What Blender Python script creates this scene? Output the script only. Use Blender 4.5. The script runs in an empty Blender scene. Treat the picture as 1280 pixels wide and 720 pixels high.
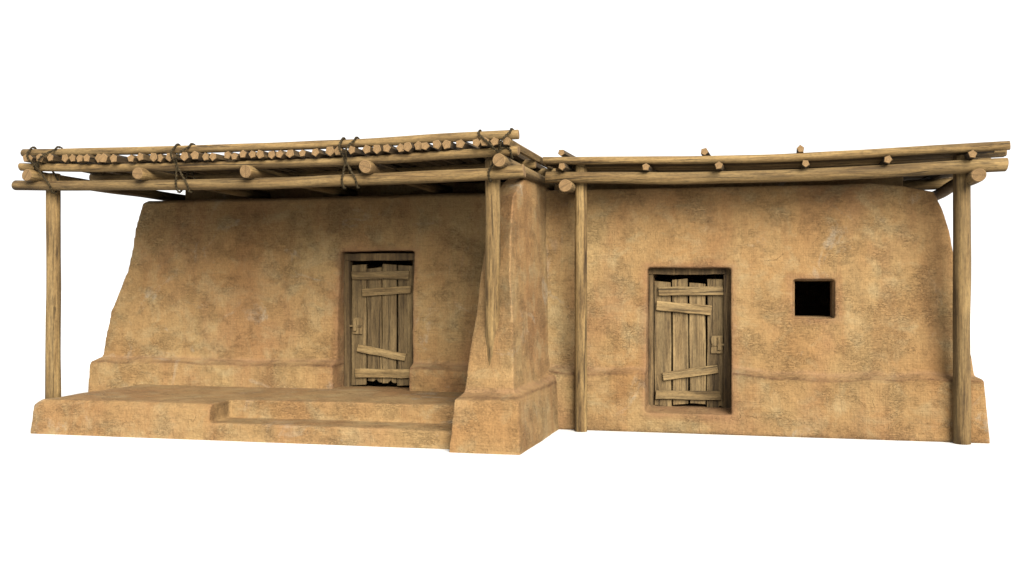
import bpy, bmesh, math, random
from mathutils import Vector, Matrix, noise

random.seed(7)
scene = bpy.context.scene
COL = scene.collection
WORLD_M = {}

# ------------------------------------------------------------------ node helpers
def new_mat(name):
    m = bpy.data.materials.new(name); m.use_nodes = True
    nt = m.node_tree; nt.nodes.clear()
    out = nt.nodes.new('ShaderNodeOutputMaterial')
    b = nt.nodes.new('ShaderNodeBsdfPrincipled')
    nt.links.new(b.outputs[0], out.inputs[0])
    return m, nt, b

class G:
    """tiny node-graph writer"""
    def __init__(s, nt): s.nt = nt
    def n(s, t, **k):
        x = s.nt.nodes.new(t)
        for a, v in k.items(): setattr(x, a, v)
        return x
    def l(s, a, b): s.nt.links.new(a, b)
    def mapping(s, vec, scale, loc=(0, 0, 0)):
        m = s.n('ShaderNodeMapping'); s.l(vec, m.inputs['Vector'])
        m.inputs['Scale'].default_value = scale; m.inputs['Location'].default_value = loc
        return m.outputs[0]
    def noise(s, vec, scale, detail=4, rough=0.55, dist=0.0):
        x = s.n('ShaderNodeTexNoise'); s.l(vec, x.inputs['Vector'])
        x.inputs['Scale'].default_value = scale; x.inputs['Detail'].default_value = detail
        x.inputs['Roughness'].default_value = rough; x.inputs['Distortion'].default_value = dist
        return x.outputs['Fac']
    def ramp(s, fac, stops):
        r = s.n('ShaderNodeValToRGB'); s.l(fac, r.inputs[0])
        e = r.color_ramp.elements
        while len(e) < len(stops): e.new(0.5)
        for i, (p, c) in enumerate(stops):
            e[i].position = p
            e[i].color = (c, c, c, 1) if isinstance(c, (int, float)) else (*c, 1)
        return r.outputs[0]
    def mix(s, fac, a, b, mode='MIX'):
        m = s.n('ShaderNodeMix', data_type='RGBA', blend_type=mode)
        for v, i in ((fac, 0), (a, 6), (b, 7)):
            if isinstance(v, (int, float)): m.inputs[i].default_value = v
            elif isinstance(v, tuple): m.inputs[i].default_value = (*v, 1)
            else: s.l(v, m.inputs[i])
        return m.outputs[2]
    def math(s, op, a, b=0.0):
        m = s.n('ShaderNodeMath', operation=op)
        for v, i in ((a, 0), (b, 1)):
            if isinstance(v, (int, float)): m.inputs[i].default_value = v
            else: s.l(v, m.inputs[i])
        return m.outputs[0]
    def bump(s, h, strength, dist, normal=None):
        b = s.n('ShaderNodeBump'); s.l(h, b.inputs['Height'])
        b.inputs['Strength'].default_value = strength; b.inputs['Distance'].default_value = dist
        if normal is not None: s.l(normal, b.inputs['Normal'])
        return b.outputs[0]

# ------------------------------------------------------------------ materials
def mud_material(name, shift, gain=1.0, orange=0.5):
    m, nt, b = new_mat(name); g = G(nt)
    tc = g.n('ShaderNodeTexCoord').outputs['Object']
    v = g.mapping(tc, (1, 1, 1), shift)
    k = lambda c: tuple(x * gain for x in c)
    # broad patches of differently fired clay
    n1 = g.noise(v, 0.7, 4, 0.55, 0.3)
    c = g.mix(g.ramp(n1, [(0.36, 0.0), (0.64, 1.0)]), k((0.520, 0.347, 0.155)), k((0.465, 0.262, 0.104)))
    v2 = g.mapping(tc, (1, 1, 0.75), (shift[0] + 13, 5, 3))
    n2 = g.noise(v2, 1.1, 5, 0.6, 0.4)
    c = g.mix(g.math('MULTIPLY', g.ramp(n2, [(0.48, 0.0), (0.66, 1.0)]), orange), c, k((0.40, 0.205, 0.098)))
    n3 = g.noise(g.mapping(tc, (1, 1, 1.2), (shift[0] - 7, 2, 9)), 2.6, 6, 0.65, 0.6)
    c = g.mix(g.math('MULTIPLY', g.ramp(n3, [(0.50, 0.0), (0.68, 1.0)]), 0.6), c, k((0.54, 0.410, 0.215)))
    # greenish grey damp streaks
    n4 = g.noise(g.mapping(tc, (1.6, 1.6, 0.5), (shift[0] + 31, 2, 4)), 1.5, 5, 0.6, 0.3)
    c = g.mix(g.math('MULTIPLY', g.ramp(n4, [(0.58, 0.0), (0.74, 1.0)]), 0.4), c, k((0.30, 0.205, 0.100)))
    # pale lime stains
    n5 = g.noise(g.mapping(tc, (1, 1, 1), (shift[0] + 51, 7, 1)), 1.25, 7, 0.7, 1.1)
    c = g.mix(g.math('MULTIPLY', g.ramp(n5, [(0.595, 0.0), (0.69, 1.0)]), 0.7), c, k((0.54, 0.445, 0.315)))
    # long rusty rain streaks
    n6 = g.noise(g.mapping(tc, (3.2, 3.2, 0.35), (shift[0] + 5, 2, 6)), 1.0, 5, 0.6, 0.25)
    c = g.mix(g.math('MULTIPLY', g.ramp(n6, [(0.50, 0.0), (0.66, 1.0)]), 0.5), c, k((0.40, 0.205, 0.082)))
    # fine mottling
    f1 = g.noise(v, 15, 8, 0.72)
    mask = g.ramp(g.noise(g.mapping(tc, (1, 1, 1), (3, shift[0], 8)), 1.5, 5, 0.62, 0.3), [(0.40, 0.0), (0.64, 1.0)])
    cl = g.noise(g.mapping(tc, (1, 1, 1.3), (shift[0], 4, 2)), 4.2, 6, 0.62, 0.6)
    c = g.mix(0.28, c, g.ramp(cl, [(0.30, 0.66), (0.50, 1.0), (0.68, 1.16)]), 'MULTIPLY')
    f2 = g.noise(v, 38, 6, 0.7)
    c = g.mix(0.5, c, g.ramp(f2, [(0.30, 0.62), (0.50, 1.0), (0.70, 1.25)]), 'MULTIPLY')
    c = g.mix(g.math('ADD', g.math('MULTIPLY', mask, 0.2), 0.14), c, g.ramp(f1, [(0.30, 0.45), (0.45, 0.98), (0.70, 1.2)]), 'MULTIPLY')
    # straw / trowel lines, horizontal and vertical
    h1 = g.noise(g.mapping(tc, (5, 5, 75), shift), 1.0, 4, 0.6)
    c = g.mix(0.40, c, g.ramp(h1, [(0.30, 0.72), (0.52, 1.0), (0.7, 1.13)]), 'MULTIPLY')
    h2 = g.noise(g.mapping(tc, (70, 70, 3.5), shift), 1.0, 4, 0.6)
    c = g.mix(0.35, c, g.ramp(h2, [(0.30, 0.74), (0.52, 1.0), (0.7, 1.12)]), 'MULTIPLY')
    sc_ = g.noise(g.mapping(tc, (9, 9, 34), (shift[0] + 3, 1, 2)), 1.0, 6, 0.7, 2.2)
    scr = g.math('MULTIPLY', g.ramp(sc_, [(0.475, 0.0), (0.50, 1.0), (0.525, 0.0)]), g.ramp(g.noise(g.mapping(tc, (1, 1, 1.2), (6, shift[0], 1)), 2.6, 5, 0.65), [(0.47, 0.0), (0.64, 1.0)]))
    c = g.mix(g.math('MULTIPLY', scr, 0.24), c, k((0.24, 0.140, 0.060)))
    # pits and short cracks, thicker in some patches
    p1 = g.noise(g.mapping(tc, (20, 20, 30), shift), 1.0, 6, 0.7, 1.4)
    pit = g.ramp(p1, [(0.585, 0.0), (0.66, 1.0)])
    pit = g.math('MULTIPLY', pit, g.math('ADD', g.math('MULTIPLY', mask, 0.32), 0.06))
    c = g.mix(pit, c, k((0.15, 0.085, 0.036)))
    vo = g.n('ShaderNodeTexVoronoi', feature='DISTANCE_TO_EDGE')
    wn = g.n('ShaderNodeTexNoise'); g.l(v, wn.inputs['Vector']); wn.inputs['Scale'].default_value = 3.5; wn.inputs['Detail'].default_value = 6
    wv = g.n('ShaderNodeVectorMath', operation='MULTIPLY_ADD')
    g.l(wn.outputs['Color'], wv.inputs[0]); wv.inputs[1].default_value = (0.5, 0.5, 0.5); g.l(v, wv.inputs[2])
    g.l(wv.outputs[0], vo.inputs['Vector']); vo.inputs['Scale'].default_value = 2.3
    crack = g.ramp(vo.outputs['Distance'], [(0.0, 1.0), (0.016, 0.0)])
    cm = g.ramp(g.noise(g.mapping(tc, (1, 1, 1), (8, shift[0], 3)), 2.1, 4, 0.6), [(0.58, 0.0), (0.70, 1.0)])
    crack = g.math('MULTIPLY', crack, cm)
    c = g.mix(g.math('MULTIPLY', crack, 0.3), c, k((0.16, 0.09, 0.04)))
    # redder repair clay round the openings and a worn ledge with a crumbled seam under it
    at_ = lambda nm: g.n('ShaderNodeAttribute', attribute_name=nm).outputs['Fac']
    soft = g.ramp(g.noise(v, 7, 5, 0.65), [(0.3, 0.35), (0.6, 1.0)])
    c = g.mix(g.math('MULTIPLY', g.math('MULTIPLY', at_('rim'), soft), 0.65), c, k((0.36, 0.185, 0.090)))
    c = g.mix(g.math('MULTIPLY', g.math('MULTIPLY', at_('ledge'), soft), 0.55), c, k((0.42, 0.245, 0.135)))
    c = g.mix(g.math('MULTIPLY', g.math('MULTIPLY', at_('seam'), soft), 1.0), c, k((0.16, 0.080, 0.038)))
    # rubbed arrises show the redder clay below
    geo = g.n('ShaderNodeNewGeometry')
    pe = g.ramp(geo.outputs['Pointiness'], [(0.515, 0.0), (0.58, 1.0)])
    pe = g.math('MULTIPLY', pe, g.ramp(f1, [(0.3, 0.3), (0.6, 1.0)]))
    c = g.mix(g.math('MULTIPLY', pe, 0.32), c, k((0.38, 0.205, 0.120)))
    g.l(c, b.inputs['Base Color'])
    b.inputs['Roughness'].default_value = 0.95
    b.inputs['Specular IOR Level'].default_value = 0.12
    hgt = g.math('SUBTRACT', g.math('ADD', g.math('MULTIPLY', f1, 0.5), g.math('MULTIPLY', g.math('ADD', h1, h2), 0.22)), g.math('MULTIPLY', g.math('ADD', g.math('ADD', pit, crack), scr), 0.3))
    nb = g.bump(hgt, 0.8, 0.035)
    big = g.noise(v, 4.5, 4, 0.6)
    g.l(g.bump(big, 0.45, 0.06, nb), b.inputs['Normal'])
    return m

def wood_material(name, light, mid, dark, crackc, weather=0.3):
    m, nt, b = new_mat(name); g = G(nt)
    tc = g.n('ShaderNodeTexCoord').outputs['Object']
    oi = g.n('ShaderNodeObjectInfo')
    off = g.n('ShaderNodeVectorMath', operation='MULTIPLY_ADD')
    cx = g.n('ShaderNodeCombineXYZ')
    for i in range(3): g.l(oi.outputs['Random'], cx.inputs[i])
    g.l(cx.outputs[0], off.inputs[0]); off.inputs[1].default_value = (41, 17, 29); g.l(tc, off.inputs[2])
    v = off.outputs[0]
    n1 = g.noise(g.mapping(v, (1.1, 11, 11)), 1.0, 6, 0.62, 0.6)
    c = g.ramp(n1, [(0.34, dark), (0.47, mid), (0.63, light)])
    n2 = g.noise(g.mapping(v, (2.5, 55, 55)), 1.0, 5, 0.65, 0.2)
    c = g.mix(0.85, c, g.ramp(n2, [(0.30, 0.42), (0.5, 1.0), (0.70, 1.25)]), 'MULTIPLY')
    n3 = g.noise(g.mapping(v, (1.3, 3, 3)), 1.0, 4, 0.6)
    c = g.mix(g.math('MULTIPLY', g.ramp(n3, [(0.48, 0.0), (0.68, 1.0)]), weather), c, tuple(x * 0.62 for x in mid))
    ck = g.noise(g.mapping(v, (0.9, 24, 24)), 1.0, 5, 0.6, 0.9)
    crack = g.ramp(ck, [(0.60, 0.0), (0.66, 1.0)])
    c = g.mix(g.math('MULTIPLY', crack, 0.75), c, crackc)
    kn = g.n('ShaderNodeTexVoronoi', feature='F1'); g.l(g.mapping(v, (1.6, 9, 9)), kn.inputs['Vector']); kn.inputs['Scale'].default_value = 1.0
    knot = g.ramp(kn.outputs['Distance'], [(0.05, 1.0), (0.17, 0.0)])
    c = g.mix(g.math('MULTIPLY', knot, 0.6), c, crackc)
    n4 = g.noise(g.mapping(v, (0.2, 7, 7)), 1.0, 3, 0.55)
    c = g.mix(0.9, c, g.ramp(n4, [(0.38, 0.68), (0.52, 1.0), (0.64, 1.18)]), 'MULTIPLY')
    n5 = g.noise(g.mapping(v, (22, 60, 60)), 1.0, 5, 0.7)
    c = g.mix(0.8, c, g.ramp(n5, [(0.32, 0.6), (0.5, 1.0), (0.68, 1.25)]), 'MULTIPLY')
    # each log its own tone
    tone = g.math('ADD', g.math('MULTIPLY', oi.outputs['Random'], 0.3), 0.85)
    tcx = g.n('ShaderNodeCombineXYZ')
    for i in range(3): g.l(tone, tcx.inputs[i])
    c = g.mix(1.0, c, tcx.outputs[0], 'MULTIPLY')
    g.l(c, b.inputs['Base Color'])
    b.inputs['Roughness'].default_value = 0.85
    b.inputs['Specular IOR Level'].default_value = 0.2
    hgt = g.math('SUBTRACT', g.math('ADD', g.math('MULTIPLY', n2, 0.5), g.math('MULTIPLY', n1, 0.6)), g.math('MULTIPLY', crack, 0.7))
    g.l(g.bump(hgt, 0.7, 0.012), b.inputs['Normal'])
    return m

def endgrain_material(name, check, gain):
    m, nt, b = new_mat(name); g = G(nt)
    tc = g.n('ShaderNodeTexCoord').outputs['Object']
    oi = g.n('ShaderNodeObjectInfo')
    w = g.n('ShaderNodeTexWave', wave_type='RINGS', rings_direction='X'); g.l(tc, w.inputs['Vector'])
    w.inputs['Scale'].default_value = 18; w.inputs['Distortion'].default_value = 2.5; w.inputs['Detail'].default_value = 3
    c = g.ramp(w.outputs['Fac'], [(0.0, (0.0871, 0.0542, 0.0246)), (1.0, (0.1270, 0.0850, 0.0412))])
    n = g.noise(tc, 26, 5, 0.65)
    c = g.mix(0.8, c, g.ramp(n, [(0.3, 0.65), (0.55, 1.0), (0.75, 1.15)]), 'MULTIPLY')
    c = g.mix(1.0, c, (gain, gain * 0.95, gain * 0.9), 'MULTIPLY')
    # a drying check across the face, turned differently on each log
    rot = g.n('ShaderNodeVectorRotate', rotation_type='X_AXIS'); g.l(tc, rot.inputs['Vector'])
    g.l(g.math('MULTIPLY', oi.outputs['Random'], 6.28), rot.inputs['Angle'])
    sp = g.n('ShaderNodeSeparateXYZ'); g.l(rot.outputs[0], sp.inputs[0])
    y = g.math('ABSOLUTE', g.math('ADD', sp.outputs['Y'], g.math('MULTIPLY', g.math('SUBTRACT', n, 0.5), 0.02)))
    chk = g.ramp(y, [(0.002, 1.0), (0.006, 0.0)])
    c = g.mix(g.math('MULTIPLY', chk, check), c, (0.03, 0.018, 0.008))
    g.l(c, b.inputs['Base Color']); b.inputs['Roughness'].default_value = 0.9
    b.inputs['Specular IOR Level'].default_value = 0.15
    return m

def rope_material():
    m, nt, b = new_mat('twisted_rope'); g = G(nt)
    tc = g.n('ShaderNodeTexCoord').outputs['Object']
    n = g.noise(tc, 60, 4, 0.6)
    c = g.ramp(n, [(0.3, (0.0064, 0.0045, 0.0023)), (0.55, (0.0204, 0.0148, 0.0069)), (0.72, (0.0592, 0.0440, 0.0222))])
    g.l(c, b.inputs['Base Color']); b.inputs['Roughness'].default_value = 0.95
    b.inputs['Specular IOR Level'].default_value = 0.1
    return m

MUD_W = mud_material('weathered_mud_plaster', (0, 0, 0), 0.312, 0.45)
MUD_E = mud_material('ochre_mud_plaster', (4.3, 1.7, 2.2), 0.275, 0.5)
MUD_P = mud_material('worn_porch_mud', (9.1, 3.3, 6.1), 0.281, 0.25)
MUD_B = mud_material('pale_buttress_mud', (15.2, 8.8, 1.4), 0.283, 0.3)
LOG = wood_material('sun_bleached_log', (0.1202, 0.0792, 0.0315), (0.0868, 0.0540, 0.0197), (0.0392, 0.0219, 0.0071), (0.0098, 0.0054, 0.0016), 0.35)
SHADED = wood_material('shade_toned_pole', (0.0472, 0.0298, 0.0110), (0.0340, 0.0203, 0.0069), (0.0153, 0.0083, 0.0025), (0.0039, 0.0020, 0.0006), 0.35)  # darkened copy of the log wood: under-roof shade put into the colour
BOARD = wood_material('old_grey_plank', (0.1120, 0.0770, 0.0346), (0.0787, 0.0519, 0.0221), (0.0364, 0.0228, 0.0088), (0.0109, 0.0063, 0.0026), 0.5)
SLAT = wood_material('nailed_slat', (0.1372, 0.0950, 0.0424), (0.1007, 0.0662, 0.0278), (0.0487, 0.0306, 0.0119), (0.0123, 0.0068, 0.0026), 0.4)
FRAME = wood_material('brown_door_frame', (0.0683, 0.0443, 0.0188), (0.0475, 0.0294, 0.0118), (0.0238, 0.0141, 0.0054), (0.0083, 0.0046, 0.0022), 0.5)
END = endgrain_material('sawn_end_grain', 0.7, 0.9)
POLE_END = endgrain_material('cut_pole_end', 0.0, 1.0)
ROPE = rope_material()
SHADE_MAT = wood_material('shade_dark_matting', (0.0450, 0.0312, 0.0144), (0.0300, 0.0204, 0.0090), (0.0144, 0.0090, 0.0036), (0.0060, 0.0036, 0.0018), 0.4)  # matting colour kept dark to stand in for shade under the roof
gm, gnt, gb = new_mat('white_ground')
gb.inputs['Base Color'].default_value = (0.39, 0.39, 0.39, 1); gb.inputs['Roughness'].default_value = 1.0
gb.inputs['Specular IOR Level'].default_value = 0.0

# ------------------------------------------------------------------ object helpers
def place(o, M, parent=None):
    WORLD_M[o] = M
    COL.objects.link(o) if o.name not in COL.objects else None
    if parent is not None:
        o.parent = parent
        o.matrix_basis = WORLD_M[parent].inverted() @ M
    else:
        o.matrix_basis = M
    return o

def thing(name, label, cat, loc):
    o = bpy.data.objects.new(name, None); o.empty_display_size = 0.5
    o['label'] = label; o['category'] = cat
    return place(o, Matrix.Translation(loc))

def mesh_obj(name, bm, mats, M, parent, smooth=True):
    me = bpy.data.meshes.new(name)
    bm.to_mesh(me); bm.free()
    for mm in mats: me.materials.append(mm)
    if smooth:
        for p in me.polygons:
            if p.material_index == 0: p.use_smooth = True
    return place(bpy.data.objects.new(name, me), M, parent)

def catmull(pts, n):
    P = [Vector(p) for p in pts]
    P = [2 * P[0] - P[1]] + P + [2 * P[-1] - P[-2]]
    out = []
    segs = len(P) - 3
    for i in range(n + 1):
        t = i / n * segs; k = min(int(t), segs - 1); t -= k
        a, b, c, d = P[k:k + 4]
        out.append(0.5 * ((2 * b) + (c - a) * t + (2 * a - 5 * b + 4 * c - d) * t * t + (3 * b - a - 3 * c + d) * t ** 3))
    return out

def axis_matrix(p0, p1, roll=0.0):
    x = (p1 - p0).normalized()
    up = Vector((0, 0, 1)) if abs(x.z) < 0.9 else Vector((0, 1, 0))
    y = up.cross(x).normalized(); z = x.cross(y)
    M = Matrix((x, y, z)).transposed().to_4x4()
    M.translation = p0
    return M @ Matrix.Rotation(roll, 4, 'X')

def log(name, parent, pts, r0, r1=None, sides=16, wob=0.006, lump=0.05, mat=None, cut=0.0, seg=0.12, flat=False, end_mat=True):
    """a tapering trunk through world points, own mesh with its long axis on local X"""
    r1 = r0 if r1 is None else r1
    P = [Vector(p) for p in pts]
    L = sum((P[i + 1] - P[i]).length for i in range(len(P) - 1))
    n = max(2, int(L / seg))
    M = axis_matrix(P[0], P[-1]); inv = M.inverted()
    path = [inv @ p for p in (catmull(P, n) if len(P) > 2 else [P[0].lerp(P[1], i / n) for i in range(n + 1)])]
    seed = random.uniform(0, 100)
    prof = [1 + random.uniform(-0.09, 0.09) if sides < 8 else 1 + 0.035 * math.sin(2 * math.pi * k / sides * 2 + seed) + 0.02 * math.sin(6 * math.pi * k / sides + 2 * seed) for k in range(sides)]
    rollv = random.uniform(0, 6.28)
    bm = bmesh.new(); rings = []
    for i, c in enumerate(path):
        t = i / n
        r = r0 + (r1 - r0) * t
        r *= 1 + lump * noise.noise(Vector((c.x * 1.7, seed, 0)))
        oy = wob * noise.noise(Vector((c.x * 1.1, seed, 5))) * 2
        oz = wob * noise.noise(Vector((c.x * 1.1, seed, 9))) * 2
        ring = []
        for k in range(sides):
            a = rollv + 2 * math.pi * k / sides
            rr = r * prof[k] * (1 + 0.02 * noise.noise(Vector((c.x * 3, seed + math.cos(a) * 1.5, math.sin(a) * 1.5))))
            dx = 0.0
            if i == 0: dx = cut * rr * math.cos(a - seed)
            if i == n: dx = -cut * rr * math.sin(a + seed)
            ring.append(bm.verts.new((c.x + dx, c.y + oy + rr * math.cos(a), c.z + oz + rr * math.sin(a))))
        rings.append(ring)
    for i in range(n):
        for k in range(sides):
            bm.faces.new((rings[i][k], rings[i][(k + 1) % sides], rings[i + 1][(k + 1) % sides], rings[i + 1][k]))
    ei = 1 if end_mat else 0
    for ring, s in ((rings[0], 1), (rings[-1], -1)):
        # a worn arris, then the sawn face
        cen = sum((v.co for v in ring), Vector()) / sides
        inner = [bm.verts.new(cen + (v.co - cen) * 0.90 - Vector((s * 0.006, 0, 0))) for v in ring]
        for k in range(sides):
            f = bm.faces.new((ring[k], ring[(k + 1) % sides], inner[(k + 1) % sides], inner[k])); f.material_index = ei
        f = bm.faces.new(inner); f.material_index = ei
    bmesh.ops.recalc_face_normals(bm, faces=bm.faces[:])
    return mesh_obj(name, bm, [mat or LOG, POLE_END if flat else END], M, parent, smooth=not flat)

def board_into(bm, L, W, T, M, chip=0.0, jag=0.01):
    """a rough sawn board: length on local X, width on Y, thickness on Z, centred, moved by M"""
    nx, ny = 10, 5
    seed = random.uniform(0, 99)
    sl0, sl1, cj = random.uniform(-jag, jag) * 1.6, random.uniform(-jag, jag) * 1.6, random.choice((1, 2, 3, 9, 9))
    def pt(i, j, z):
        u = i / nx; w = j / ny
        x = -L / 2 + L * u; y = -W / 2 + W * w
        if i == 0: x += sl0 * (w - 0.5) + (chip if j == cj else 0) + 0.002 * noise.noise(Vector((j, seed, 1)))
        if i == nx: x += sl1 * (w - 0.5) + 0.002 * noise.noise(Vector((j, seed, 4)))
        if j in (0, ny): y += 0.006 * noise.noise(Vector((i * 0.45, seed, j))) * (1.5)
        y += 0.004 * noise.noise(Vector((u * 2, seed, 3)))
        return M @ Vector((x, y, z + 0.004 * noise.noise(Vector((u * 2, w * 2, seed)))))
    top = [[bm.verts.new(pt(i, j, T / 2)) for j in range(ny + 1)] for i in range(nx + 1)]
    bot = [[bm.verts.new(pt(i, j, -T / 2)) for j in range(ny + 1)] for i in range(nx + 1)]
    fs = []
    for i in range(nx):
        for j in range(ny):
            fs.append(bm.faces.new((top[i][j], top[i + 1][j], top[i + 1][j + 1], top[i][j + 1])))
            fs.append(bm.faces.new((bot[i][j], bot[i][j + 1], bot[i + 1][j + 1], bot[i + 1][j])))
    edges = []
    for i in range(nx):
        fs.append(bm.faces.new((top[i][0], bot[i][0], bot[i + 1][0], top[i + 1][0])))
        fs.append(bm.faces.new((top[i][ny], top[i + 1][ny], bot[i + 1][ny], bot[i][ny])))
    for j in range(ny):
        fs.append(bm.faces.new((top[0][j], top[0][j + 1], bot[0][j + 1], bot[0][j])))
        fs.append(bm.faces.new((top[nx][j], bot[nx][j], bot[nx][j + 1], top[nx][j + 1])))
    bmesh.ops.recalc_face_normals(bm, faces=fs)
    rim = [e for f in fs for e in f.edges if len(e.link_faces) == 2 and e.calc_face_angle(0) > 0.9]
    bmesh.ops.bevel(bm, geom=list(set(rim)), offset=min(0.004, T * 0.2), segments=1, affect='EDGES')

def board(name, parent, centre, L, W, T, tilt=0.0, mat=None, vertical=False, chip=0.0):
    """a board standing in an XZ plane, face to -Y; tilt turns it in that plane"""
    a = tilt + (math.pi / 2 if vertical else 0)
    x = Vector((math.cos(a), 0, math.sin(a))); z = Vector((0, -1, 0)); y = z.cross(x)
    M = Matrix((x, y, z)).transposed().to_4x4(); M.translation = centre
    bm = bmesh.new(); board_into(bm, L, W, T, Matrix(), chip)
    return mesh_obj(name, bm, [mat or BOARD], M, parent, smooth=False)

# ------------------------------------------------------------------ mud solids
def loft_obj(levels):
    """levels: list of 4 corners (x,y,z) front-left, front-right, back-right, back-left"""
    bm = bmesh.new()
    rings = [[bm.verts.new(p) for p in lv] for lv in levels]
    for a, b in zip(rings, rings[1:]):
        for k in range(4):
            bm.faces.new((a[k], a[(k + 1) % 4], b[(k + 1) % 4], b[k]))
    bm.faces.new(rings[0][::-1]); bm.faces.new(rings[-1])
    bmesh.ops.triangulate(bm, faces=bm.faces[:])
    bmesh.ops.recalc_face_normals(bm, faces=bm.faces[:])
    me = bpy.data.meshes.new('tmp'); bm.to_mesh(me); bm.free()
    o = bpy.data.objects.new('tmp', me); COL.objects.link(o)
    return o

def box_levels(x0, x1, y0, y1, z0, z1):
    return [[(x0, y0, z), (x1, y0, z), (x1, y1, z), (x0, y1, z)] for z in (z0, z1)]

def mud_solid(name, parts, cuts, mats, parent, origin, voxel, smooth_it, lumps, ledge=None, rims=()):
    base = loft_obj(parts[0]); tmp = [base]
    for lv in parts[1:]:
        t = loft_obj(lv); tmp.append(t)
        md = base.modifiers.new('u', 'BOOLEAN'); md.operation = 'UNION'; md.solver = 'EXACT'; md.object = t
    for lv in cuts:
        t = loft_obj(lv); tmp.append(t)
        md = base.modifiers.new('d', 'BOOLEAN'); md.operation = 'DIFFERENCE'; md.solver = 'EXACT'; md.object = t
    md = base.modifiers.new('r', 'REMESH'); md.mode = 'VOXEL'; md.voxel_size = voxel
    md = base.modifiers.new('s', 'SMOOTH'); md.factor = 0.5; md.iterations = smooth_it
    dg = bpy.context.evaluated_depsgraph_get()
    me = bpy.data.meshes.new_from_object(base.evaluated_get(dg))
    for t in tmp:
        d = t.data; bpy.data.objects.remove(t); bpy.data.meshes.remove(d)
    me.name = name
    O = Vector(origin)
    nrm = [Vector(v.normal) for v in me.vertices]
    rim_a, led_a, seam_a = [], [], []
    for v in me.vertices:
        c = v.co; q = 0.0
        for x0, x1, z0, z1 in rims:
            dx = max(x0 - c.x, c.x - x1); dz = max(z0 - c.z, c.z - z1)
            d = math.hypot(max(dx, 0), max(dz, 0)) if max(dx, dz) > 0 else 0.0
            q = max(q, 1 - d / (0.085 + 0.05 * noise.noise(c * 3)))
        rim_a.append(max(0.0, min(1.0, q)) ** 0.8)
        a = b = 0.0
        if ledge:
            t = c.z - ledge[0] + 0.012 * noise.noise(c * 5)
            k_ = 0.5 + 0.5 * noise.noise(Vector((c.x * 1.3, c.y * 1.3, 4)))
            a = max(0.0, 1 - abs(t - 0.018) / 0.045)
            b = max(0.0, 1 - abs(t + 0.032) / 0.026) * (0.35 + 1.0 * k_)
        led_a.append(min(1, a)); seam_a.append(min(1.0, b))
    for v, n in zip(me.vertices, nrm):
        c = v.co.copy()
        d = lumps * (noise.noise(c * 1.3) * 0.9 + noise.noise(c * 3.6 + Vector((9, 3, 1))) * 0.4 + noise.noise(c * 10 + Vector((1, 7, 2))) * 0.12)
        p = c + n * d
        if ledge:
            z, amp = ledge
            w = max(0.0, 1 - abs(c.z - z) / 0.32)
            p.z += w * amp * (noise.noise(Vector((c.x * 0.75, c.y * 0.75, 2.0))) + 0.4 * noise.noise(Vector((c.x * 3.1, c.y * 3.1, 6.0))))
        if c.z < 0.03: p.z = min(p.z, 0.0) - 0.01
        v.co = p - O
    for nm, arr in (('rim', rim_a), ('ledge', led_a), ('seam', seam_a)):
        me.attributes.new(nm, 'FLOAT', 'POINT').data.foreach_set('value', arr)
    for m_ in mats: me.materials.append(m_)
    for p in me.polygons: p.use_smooth = True
    me.update()
    return place(bpy.data.objects.new(name, me), Matrix.Translation(O), parent)

# ------------------------------------------------------------------ ground
bm = bmesh.new()
bmesh.ops.create_circle(bm, cap_ends=True, segments=96, radius=700)
g_o = mesh_obj('ground', bm, [gm], Matrix.Translation((0, 10, 0)), None, smooth=False)
g_o['label'] = 'plain white studio ground under the two mud houses'; g_o['category'] = 'ground'; g_o['kind'] = 'structure'

# ------------------------------------------------------------------ interpolation of sagging beams
def at(pts, x):
    if x <= pts[0][0]: return pts[0][1]
    for (a, za), (b, zb) in zip(pts, pts[1:]):
        if x <= b: return za + (zb - za) * (x - a) / (b - a)
    return pts[-1][1]

# ================================================================== WEST HOUSE (long porch, platform, buttress)
west = thing('mud_house', 'ochre mud house with raised porch platform, sloping buttress and roof of rope-lashed poles', 'house', (-5.7, 12.6, 0))

BY = 15.6
# front block: ledge, then a leaning wall with an uneven outer corner
def wl(z, xl, yf, xr=-2.55): return [(xl, yf, z), (xr, yf, z), (xr, BY, z), (xl, BY, z)]
block = [wl(-0.02, -9.05, 12.365), wl(0.69, -8.99, 12.375), wl(0.75, -8.895, 12.525), wl(1.0, -8.86, 12.535), wl(1.377, -8.79, 12.56),
         wl(1.934, -8.56, 12.60), wl(2.25, -8.515, 12.645), wl(2.53, -8.487, 12.68), wl(2.89, -8.413, 12.74), wl(2.93, -8.36, 12.80)]
door_cut = [[(-5.40, 12.0, 0.30), (-4.345, 12.0, 0.30), (-4.345, 13.3, 0.30), (-5.40, 13.3, 0.30)],
            [(-5.39, 12.0, 2.185), (-4.365, 12.0, 2.185), (-4.365, 13.3, 2.185), (-5.39, 13.3, 2.185)]]
mud_solid('wall', [block, box_levels(-8.22, -2.62, 13.5, 15.4, 2.5, 3.15)], [door_cut, box_levels(-7.2, -3.4, 13.1, 15.2, 0.25, 2.6)], [MUD_W], west, (-5.7, 12.6, 0), 0.017, 5, 0.014, (0.72, 0.035), [(-5.39, -4.355, 0.3, 2.185)])

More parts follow.
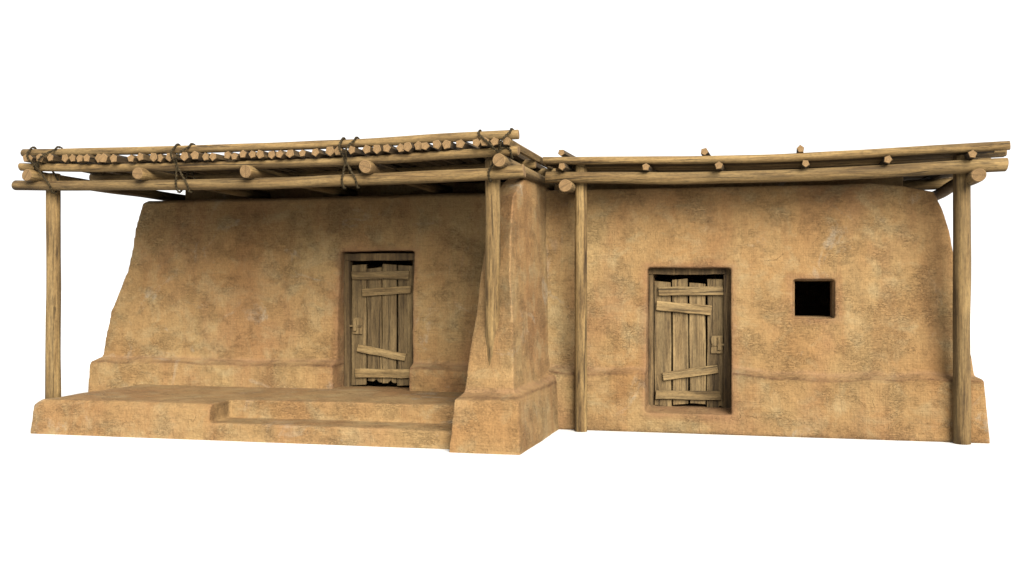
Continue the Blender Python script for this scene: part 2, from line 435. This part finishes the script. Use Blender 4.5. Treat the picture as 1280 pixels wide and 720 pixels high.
def pl(z, xl, xr, yl, yr, zb=None, back=12.75):
    zb = z if zb is None else zb
    return [(xl, yl, z), (xr, yr, z), (xr + 0.03, back, zb), (xl, back, zb)]
buttress = [pl(-0.02, -3.128, -2.365, 10.12, 10.13), pl(0.545, -3.096, -2.407, 10.22, 10.22, 0.66), pl(0.605, -3.065, -2.50, 10.50, 10.44, 0.72),
            pl(0.86, -3.08, -2.53, 10.68, 10.51, 0.93), pl(1.36, -3.03, -2.55, 10.82, 10.56, 1.40), pl(1.83, -2.99, -2.57, 10.87, 10.54, 1.85),
            pl(2.25, -2.955, -2.59, 11.0, 10.65, 2.26), pl(2.70, -2.90, -2.605, 11.05, 10.83, 2.70), pl(2.88, -2.875, -2.615, 11.36, 11.26, 2.88), pl(2.99, -2.86, -2.625, 11.65, 11.58, 2.97)]
mud_solid('buttress', [buttress], [], [MUD_B], west, (-2.8, 11.2, 0), 0.015, 5, 0.012, (0.60, 0.03))

plat = [[(-8.286, 10.297, -0.02), (-3.0, 10.325, -0.02), (-3.0, 12.95, -0.02), (-8.30, 12.95, -0.02)],
        [(-8.255, 10.325, 0.335), (-3.0, 10.35, 0.335), (-3.0, 12.95, 0.335), (-8.27, 12.95, 0.335)],
        [(-8.20, 10.40, 0.395), (-3.0, 10.42, 0.395), (-3.0, 12.95, 0.385), (-8.22, 12.95, 0.385)]]
step_cut = [[(-5.95, 9.9, 0.19), (-2.9, 9.9, 0.19), (-2.9, 10.90, 0.19), (-6.03, 10.88, 0.19)],
            [(-5.945, 9.9, 0.60), (-2.9, 9.9, 0.60), (-2.9, 10.96, 0.60), (-6.06, 10.94, 0.60)]]
mud_solid('porch_platform', [plat], [step_cut], [MUD_P], west, (-5.7, 11.4, 0), 0.016, 2, 0.010)

# door of the west house
def door(house, Y, planks, braces, lock, frame, mirror):
    # frame: (x0, x1, jamb width left, jamb width right, z bottom, z lintel bottom, z top)
    x0, x1, jl, jr, zb, zl, zt = frame
    fo = bmesh.new()
    def add(cx, cz, L, W, vert):
        a = math.pi / 2 if vert else 0.0
        x = Vector((math.cos(a), 0, math.sin(a))); z = Vector((0, -1, 0)); y = z.cross(x)
        M = Matrix((x, y, z)).transposed().to_4x4(); M.translation = (cx, 0, cz)
        board_into(fo, L, W, 0.10, M)
    F = Matrix((Vector((0, 0, 1)), Vector((1, 0, 0)), Vector((0, 1, 0)))).transposed().to_4x4()   # local X up
    F.translation = ((x0 + x1) / 2, Y, zb)
    add(x0 + jl / 2, (zb + zl) / 2, zl - zb - 0.004, jl, True)
    add(x1 - jr / 2, (zb + zl) / 2, zl - zb - 0.004, jr, True)
    add((x0 + x1) / 2, (zl + zt) / 2, x1 - x0, zt - zl, False)
    bmesh.ops.transform(fo, matrix=F.inverted() @ Matrix.Translation((0, Y, 0)), verts=fo.verts[:])
    mesh_obj('door_frame', fo, [FRAME], F, house, smooth=False)
    D = F.copy(); D.translation = (sum(p[0] for p in planks) / 4 + 0.1, Y + 0.02, planks[0][3])
    bm = bmesh.new()
    for (xa, xb, zt_, zb_) in planks:
        a = math.pi / 2 + random.uniform(-0.006, 0.006)
        x = Vector((math.cos(a), 0, math.sin(a))); z = Vector((0, -1, 0)); y = z.cross(x)
        M = Matrix((x, y, z)).transposed().to_4x4(); M.translation = ((xa + xb) / 2, Y + 0.02 + random.uniform(-0.006, 0.006), (zt_ + zb_) / 2)
        board_into(bm, zt_ - zb_, xb - xa, 0.035, D.inverted() @ M, chip=0.035, jag=0.014)
    d = mesh_obj('door', bm, [BOARD], D, house, smooth=False)
    for (xa, za, xb, zb_, w) in braces:
        board('brace', d, Vector(((xa + xb) / 2, Y - 0.02, (za + zb_) / 2)), math.hypot(xb - xa, zb_ - za), w, 0.035, math.atan2(zb_ - za, xb - xa), SLAT)
    # wooden latch: back plate, upright toggle, cross bar and a small peg
    lx0, lx1, lz0, lz1 = lock
    lb = bmesh.new(); cx, cz = (lx0 + lx1) / 2, (lz0 + lz1) / 2
    LM = Matrix((Vector((0, 0, 1)), Vector((1, 0, 0)), Vector((0, 1, 0)))).transposed().to_4x4(); LM.translation = (cx, Y - 0.01, cz)
    s = 1 if mirror else -1
    board_into(lb, lz1 - lz0, lx1 - lx0, 0.024, Matrix.Translation((0, 0, -0.002)), jag=0.003)
    board_into(lb, (lz1 - lz0) * 0.72, 0.042, 0.03, Matrix.Translation((0.012, s * 0.03, -0.028)), jag=0.003)
    board_into(lb, 0.032, (lx1 - lx0) * 0.85, 0.022, Matrix.Translation((0.0, -s * 0.005, -0.019)), jag=0.003)
    board_into(lb, 0.024, 0.09, 0.02, Matrix.Translation((0.0, s * 0.085, -0.026)), jag=0.002)
    mesh_obj('latch', lb, [BOARD], LM, d, smooth=False)
    return d

door(west, 12.79,
     [(-5.298, -5.092, 2.01, 0.405), (-5.076, -4.877, 1.966, 0.455), (-4.862, -4.668, 2.013, 0.44), (-4.648, -4.42, 1.996, 0.415)],
     [(-5.285, 1.865, -4.48, 1.868, 0.105), (-5.135, 1.636, -4.455, 1.681, 0.10), (-5.205, 0.905, -4.53, 0.785, 0.10), (-5.236, 0.565, -4.42, 0.575, 0.115)],
     (-5.274, -5.138, 1.085, 1.306), (-5.385, -4.35, 0.075, 0.07, 0.37, 2.065, 2.16), False)

# ---- posts
log('post', west, [(-8.268, 10.68, 0.36), (-8.262, 10.685, 1.7), (-8.262, 10.68, 3.07)], 0.088, 0.081, wob=0.004)
log('post', west, [(-2.795, 10.685, 0.7), (-2.797, 10.682, 1.8), (-2.80, 10.68, 3.08)], 0.086, 0.083, wob=0.004)

# ---- roof: an added layer over poles that keeps the underside dark; everything it rests on is lashed to it
MID = [(-8.572, 3.142), (-8.197, 3.127), (-7.548, 3.108), (-6.707, 3.090), (-5.4, 3.084), (-4.251, 3.094), (-3.246, 3.127), (-2.471, 3.145)]
LOW = [(-8.663, 2.930), (-8.154, 2.913), (-7.25, 2.899), (-6.316, 2.880), (-5.415, 2.876), (-4.546, 2.881), (-3.8, 2.893), (-3.076, 2.911), (-2.722, 2.923), (-2.417, 2.940)]
TOP = [(-8.538, 3.313), (-7.762, 3.298), (-6.707, 3.283), (-5.498, 3.279), (-4.533, 3.283), (-3.973, 3.288), (-3.246, 3.307), (-2.471, 3.316)]

def deck(house, x0, x1, y0, y1, zf, thick, mat):  # sheet over the poles, added to block light and darken the underside
    bm = bmesh.new(); nx, ny = 60, 20
    M = Matrix.Translation(((x0 + x1) / 2, (y0 + y1) / 2, zf((x0 + x1) / 2)))
    inv = M.inverted(); lay = []
    for s in (1, 0):
        lay.append([[bm.verts.new(inv @ Vector((x0 + (x1 - x0) * i / nx + 0.03 * noise.noise(Vector((i, j, 3.3))),
                                               y0 + (y1 - y0) * j / ny + 0.05 * noise.noise(Vector((i * 0.7, j, 8.3))),
                                               zf(x0 + (x1 - x0) * i / nx) + s * (thick + 0.012 * noise.noise(Vector((i * 0.5, j * 0.5, 1.2))))))) for j in range(ny + 1)] for i in range(nx + 1)])
    t, b_ = lay
    for i in range(nx):
        for j in range(ny):
            bm.faces.new((t[i][j], t[i + 1][j], t[i + 1][j + 1], t[i][j + 1]))
            bm.faces.new((b_[i][j], b_[i][j + 1], b_[i + 1][j + 1], b_[i + 1][j]))
    for i in range(nx):
        bm.faces.new((t[i][0], b_[i][0], b_[i + 1][0], t[i + 1][0])); bm.faces.new((t[i][ny], t[i + 1][ny], b_[i + 1][ny], b_[i][ny]))
    for j in range(ny):
        bm.faces.new((t[0][j], t[0][j + 1], b_[0][j + 1], b_[0][j])); bm.faces.new((t[nx][j], b_[nx][j], b_[nx][j + 1], t[nx][j + 1]))
    bmesh.ops.recalc_face_normals(bm, faces=bm.faces[:])
    return mesh_obj('roof', bm, [mat], M, house)

roof = deck(west, -8.42, -2.9, 11.0, 15.3, lambda x: at(MID, x) + 0.138, 0.035, SHADE_MAT)
log('beam', roof, [(x, 10.53, z) for x, z in LOW], 0.061, 0.071, wob=0.004, cut=0.15, lump=0.08)
log('beam', roof, [(x, 10.50, z) for x, z in MID], 0.047, 0.051, wob=0.003, cut=0.1)
log('beam', roof, [(x, 10.50, z) for x, z in TOP], 0.043, 0.050, wob=0.003, cut=0.1)
for y, xl, xr in ((11.78, -8.55, -2.56), (12.72, -8.45, -2.50)):
    log('purlin', roof, [(x, y + random.uniform(-.02, .02), at(MID, x) + 0.02) for x in [xl + (xr - xl) * i / 5 for i in range(6)]], 0.052, 0.056, cut=0.1)
for x, z in ((-8.375, 3.028), (-6.898, 3.003), (-5.542, 2.990), (-4.138, 3.010), (-2.645, 3.036)):
    log('rafter', roof, [(x, 10.36 + random.uniform(-.02, .02), z), (x + random.uniform(-.03, .03), 11.8, 3.02), (x + random.uniform(-.05, .05), 15.0, 3.03)], 0.071, 0.066, cut=0.1, wob=0.005)
STICKS = [-8.438, -8.34, -8.209, -8.069, -7.907, -7.811, -7.678, -7.577, -7.445, -7.356, -7.22, -7.002, -6.888, -6.724, -6.657, -6.52, -6.308, -6.183, -6.068,
          -5.968, -5.79, -5.702, -5.604, -5.477, -5.376, -5.273, -5.149, -5.03, -4.882, -4.722, -4.571, -4.480, -4.292, -4.136, -4.016, -3.893, -3.744, -3.660,
          -3.555, -3.464, -3.336, -3.243, -3.089, -2.897, -2.805, -2.693, -2.573]
for i, x in enumerate(STICKS):
    r = random.uniform(0.046, 0.057)
    x2 = x + random.uniform(-0.10, 0.16)
    if i == len(STICKS) - 1: x2 = x + 0.02
    z = at(MID, x) + 0.047 + r * 0.92
    log('roof_pole', roof, [(x, 10.375 + random.uniform(-0.022, 0.06), z + random.uniform(-.006, .012)), ((x + x2) / 2, 11.8, z), (x2, 15.2, z)], r, r * 0.95, sides=5, wob=0.004, cut=0.06, seg=0.4, flat=True, mat=LOG if i == len(STICKS) - 1 else SHADED)  # outermost pole keeps the lit wood colour, the others the shaded copy

# ---- rope lashings
def rope(name, parent, pts, r=0.0128, closed=True, twist=0.085):
    P = [Vector(p) for p in pts]
    Q = P + [P[0]] if closed else P
    L = sum((Q[i + 1] - Q[i]).length for i in range(len(Q) - 1))
    n = int(L / 0.014)
    if closed:
        R = [P[-1]] + P + [P[0], P[1]]; segs = len(P); path = []
        for i in range(n):
            t = i / n * segs; k = int(t); t -= k
            a, b, c, d = R[k:k + 4]
            path.append(0.5 * ((2 * b) + (c - a) * t + (2 * a - 5 * b + 4 * c - d) * t * t + (3 * b - a - 3 * c + d) * t ** 3))
    else:
        path = catmull(P, n)
    M = Matrix.Translation(sum(P, Vector()) / len(P)); inv = M.inverted()
    path = [inv @ p for p in path]
    bm = bmesh.new(); m = len(path); S = 6
    frames = []; up = Vector((1, 0, 0.13)).normalized()
    for i in range(m):
        t = ((path[(i + 1) % m] - path[i - 1]) if closed or 0 < i < m - 1 else (path[min(i + 1, m - 1)] - path[max(i - 1, 0)])).normalized()
        a = (up - t * up.dot(t)).normalized(); frames.append((a, t.cross(a)))
    turns = max(1, round(L / twist))
    for st in range(2):
        rings = []
        for i in range(m):
            a, b = frames[i]; ph = 2 * math.pi * turns * i / m + st * math.pi
            c = path[i] + (a * math.cos(ph) + b * math.sin(ph)) * r * 0.55
            rings.append([bm.verts.new(c + (a * math.cos(q) + b * math.sin(q)) * r * 0.62) for q in [2 * math.pi * k / S for k in range(S)]])
        for i in range(m if closed else m - 1):
            j = (i + 1) % m
            for k in range(S):
                bm.faces.new((rings[i][k], rings[i][(k + 1) % S], rings[j][(k + 1) % S], rings[j][k]))
        if not closed:
            bm.faces.new(rings[0]); bm.faces.new(rings[-1])
    bmesh.ops.recalc_face_normals(bm, faces=bm.faces[:])
    return mesh_obj(name, bm, [ROPE], M, parent)

def lashing(xt, xb, xm=None, dz=0.0, bottom=True, yo=0.0):
    xm = (xt + xb) / 2 if xm is None else xm
    zt = at(TOP, xt); zl = at(LOW, xb)
    f = [(xt, 10.50 + yo, zt + 0.062), (xt, 10.437, zt + 0.022), (xt + (xm - xt) * 0.35, 10.35, zt - 0.045), (xt + (xm - xt) * 0.7, 10.34, zt - 0.105), (xm, 10.41, zt - 0.17)]
    zb = zl if bottom else at(MID, xb) + 0.0
    rb = 0.083 if bottom else 0.066
    f += [(xm + (xb - xm) * 0.6, 10.435, zb + 0.09 if bottom else zb + 0.04), (xb, 10.447, zb), (xb, 10.50, zb - rb), (xb, 10.57, zb - rb * 0.75), (xb, 10.635 if bottom else 10.58, zb + 0.02)]
    f += [((xb + xt) / 2, 10.61, zt - 0.15), (xt, 10.57, zt + 0.03)]
    rope('rope_lashing', roof, f)

lashing(-8.396, -8.135, -8.30)
lashing(-8.058, -8.34, -8.26, bottom=False)
lashing(-6.478, -6.330, -6.45)
lashing(-6.300, -6.472, -6.44)
lashing(-4.443, -4.284, -4.40)
lashing(-4.293, -4.443, -4.38)
lashing(-2.886, -2.545, -2.68, bottom=False)
lashing(-2.547, -2.781, -2.66)

# ================================================================== EAST HOUSE (square window)
east = thing('mud_house', 'orange-brown mud house with one small square window, plank door and flat log awning', 'house', (0.0, 12.6, 0))
EB = 15.9
def el(z, xr, yf, xl=-2.62, yb=EB): return [(xl, yf, z), (xr, yf, z), (xr, yb, z), (xl, yb, z)]
eblock = [el(-0.02, 2.455, 12.10), el(0.695, 2.383, 12.105), el(0.735, 2.312, 12.235), el(0.9, 2.296, 12.25), el(1.6, 2.20, 12.335), el(2.33, 2.088, 12.42),
          el(2.59, 2.017, 12.45), el(2.797, 1.93, 12.485), el(2.875, 1.60, 12.52), el(2.92, 1.25, 12.56)]
ecut = [[(-1.325, 11.8, 0.195), (-0.315, 11.8, 0.195), (-0.325, 12.62, 0.275), (-1.315, 12.62, 0.275)],
        [(-1.314, 11.8, 1.965), (-0.322, 11.8, 1.965), (-0.332, 12.62, 1.935), (-1.314, 12.62, 1.935)]]
ecut2 = box_levels(-1.26, -0.40, 12.4, 13.2, 0.26, 1.88)
wcut = [[(0.37, 11.8, 1.335), (0.845, 11.8, 1.335), (0.835, 13.2, 1.36), (0.39, 13.2, 1.36)],
        [(0.37, 11.8, 1.810), (0.845, 11.8, 1.810), (0.835, 13.2, 1.785), (0.39, 13.2, 1.785)]]
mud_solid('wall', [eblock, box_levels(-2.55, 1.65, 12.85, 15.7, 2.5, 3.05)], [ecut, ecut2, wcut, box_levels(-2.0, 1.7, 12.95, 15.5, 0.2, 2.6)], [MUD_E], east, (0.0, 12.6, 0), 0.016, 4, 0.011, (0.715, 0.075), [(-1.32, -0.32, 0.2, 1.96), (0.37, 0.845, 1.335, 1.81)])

# window: a clay-lined square hole
bm = bmesh.new()
o_, i_ = 0.262, 0.212
rings = []
for y, a in ((0.0, o_), (0.0, i_ + 0.012), (0.03, i_), (0.36, i_ - 0.006), (0.36, o_)):
    rings.append([bm.verts.new((sx * a, y, sz * a)) for sx, sz in ((-1, -1), (1, -1), (1, 1), (-1, 1))])
for k in range(5):
    A, B = rings[k], rings[(k + 1) % 5]
    for q in range(4): bm.faces.new((A[q], A[(q + 1) % 4], B[(q + 1) % 4], B[q]))
bmesh.ops.recalc_face_normals(bm, faces=bm.faces[:])
mesh_obj('window', bm, [MUD_E], Matrix.Translation((0.609, 12.40, 1.573)), east, smooth=False)

door(east, 12.56,
     [(-1.249, -1.046, 1.778, 0.262), (-1.033, -0.844, 1.807, 0.286), (-0.826, -0.634, 1.758, 0.300), (-0.615, -0.417, 1.806, 0.245)],
     [(-1.198, 1.661, -0.425, 1.667, 0.105), (-1.222, 1.486, -0.564, 1.431, 0.115), (-1.145, 0.623, -0.488, 0.729, 0.10), (-1.231, 0.398, -0.452, 0.408, 0.105)],
     (-0.568, -0.434, 0.913, 1.126), (-1.318, -0.335, 0.055, 0.085, 0.235, 1.865, 1.94), True)

log('post', east, [(-2.06, 12.005, -0.02), (-2.062, 12.005, 1.5), (-2.058, 12.0, 3.15)], 0.076, 0.074, wob=0.003)
log('post', east, [(2.15, 12.03, -0.02), (2.145, 12.03, 1.5), (2.14, 12.02, 3.14)], 0.091, 0.088, wob=0.004)

ELOW = [(-2.455, 3.007), (-1.815, 2.984), (-0.709, 2.956), (0.265, 2.954), (1.117, 2.970), (1.777, 2.995), (2.555, 3.010)]
EUP = [(-2.478, 3.207), (-1.53, 3.182), (-0.617, 3.160), (0.264, 3.156), (1.114, 3.174), (1.935, 3.199), (2.585, 3.217)]
eroof = deck(east, -2.40, 2.40, 12.2, 15.2, lambda x: at(EUP, x) + 0.046, 0.03, SHADE_MAT)
log('beam', eroof, [(x, 11.86, z) for x, z in ELOW], 0.066, 0.073, wob=0.004, cut=0.12, lump=0.08)
log('beam', eroof, [(x, 11.85, z) for x, z in EUP], 0.045, 0.050, wob=0.003, cut=0.1)
log('beam', eroof, [(x, 14.10, z + 0.03) for x, z in ELOW], 0.066, 0.070, wob=0.004, cut=0.12)
ends = {12.14: 2.61, 12.43: 2.66, 12.74: 2.58}
y = 11.97; k = 0
while y < 15.0:
    xr = min((abs(y - a), b) for a, b in ends.items())[1] if any(abs(y - a) < 0.06 for a in ends) else random.uniform(2.36, 2.55)
    xl = random.uniform(-2.50, -2.36)
    r = random.uniform(0.040, 0.049)
    log('purlin', eroof, [(xl + (xr - xl) * q / 5, y + random.uniform(-.008, .008), at(EUP, xl + (xr - xl) * q / 5) - 0.004) for q in range(6)], r, r, sides=8, wob=0.003, seg=0.35, mat=None if any(abs(y - a) < 0.06 for a in ends) else SHADED)
    y += random.uniform(0.096, 0.106); k += 1
for x, z in ((-2.187, 2.887), (2.247, 2.892)):
    log('rafter', eroof, [(x, 11.66, z), (x - 0.01, 13.2, z + 0.02), (x, 14.9, z + 0.02)], 0.074, 0.070, cut=0.15)
for x in (-2.232, -1.266, -0.442, 0.491, 1.348, 2.191):
    zz = (at(ELOW, x) + 0.07 + at(EUP, x) - 0.047) / 2
    log('roof_pole', eroof, [(x, 11.70 + random.uniform(-.03, .03), zz), (x + 0.02, 13.0, zz + 0.005), (x + random.uniform(-.06, .06), 14.8, zz + 0.01)], 0.046, 0.046, sides=5, wob=0.003, seg=0.5, flat=True, cut=0.06, mat=SHADED)
for x in (-2.266, -0.613, 0.440):
    z = at(EUP, x) + 0.089
    log('roof_pole', eroof, [(x, 11.83, z), (x + 0.03, 13.2, z + 0.02), (x + random.uniform(-.05, .08), 14.7, z + 0.03)], 0.045, 0.043, sides=5, wob=0.003, seg=0.5, flat=True, cut=0.06, mat=SHADED)

# ------------------------------------------------------------------ light, world, camera
w = bpy.data.worlds.new('World'); scene.world = w; w.use_nodes = True
bg = w.node_tree.nodes['Background']
# overcast dome: white all round, brightening towards the zenith
wg = G(w.node_tree)
wz = wg.n('ShaderNodeSeparateXYZ'); wg.l(wg.n('ShaderNodeTexCoord').outputs['Generated'], wz.inputs[0])
wr = wg.n('ShaderNodeMapRange'); wg.l(wz.outputs['Z'], wr.inputs['Value'])
wr.inputs['From Min'].default_value = 0.0; wr.inputs['From Max'].default_value = 1.0
wr.inputs['To Min'].default_value = 0.37; wr.inputs['To Max'].default_value = 0.6
wg.l(wr.outputs[0], bg.inputs[1]); bg.inputs[0].default_value = (1, 1, 1, 1)
sun = bpy.data.lights.new('sun', 'SUN'); sun.energy = 5.0; sun.angle = math.radians(42); sun.color = (1.0, 0.945, 0.85)
so = bpy.data.objects.new('sun', sun); COL.objects.link(so)
so.rotation_euler = (math.radians(62), 0, math.radians(33))

cam = bpy.data.cameras.new('camera'); cam.lens = 36; cam.sensor_width = 36; cam.clip_end = 3000; cam.clip_start = 0.1
co = bpy.data.objects.new('camera', cam); COL.objects.link(co)
co.location = (0, 0, 1.7); co.rotation_euler = (math.radians(90), 0, math.radians(13.6))
scene.camera = co
scene.view_settings.view_transform = 'Standard'; scene.view_settings.look = 'None'
scene.view_settings.exposure = 1.7; scene.view_settings.gamma = 1.0
scene.render.engine = 'CYCLES'
scene.cycles.use_denoising = True
scene.cycles.max_bounces = 6; scene.cycles.diffuse_bounces = 4
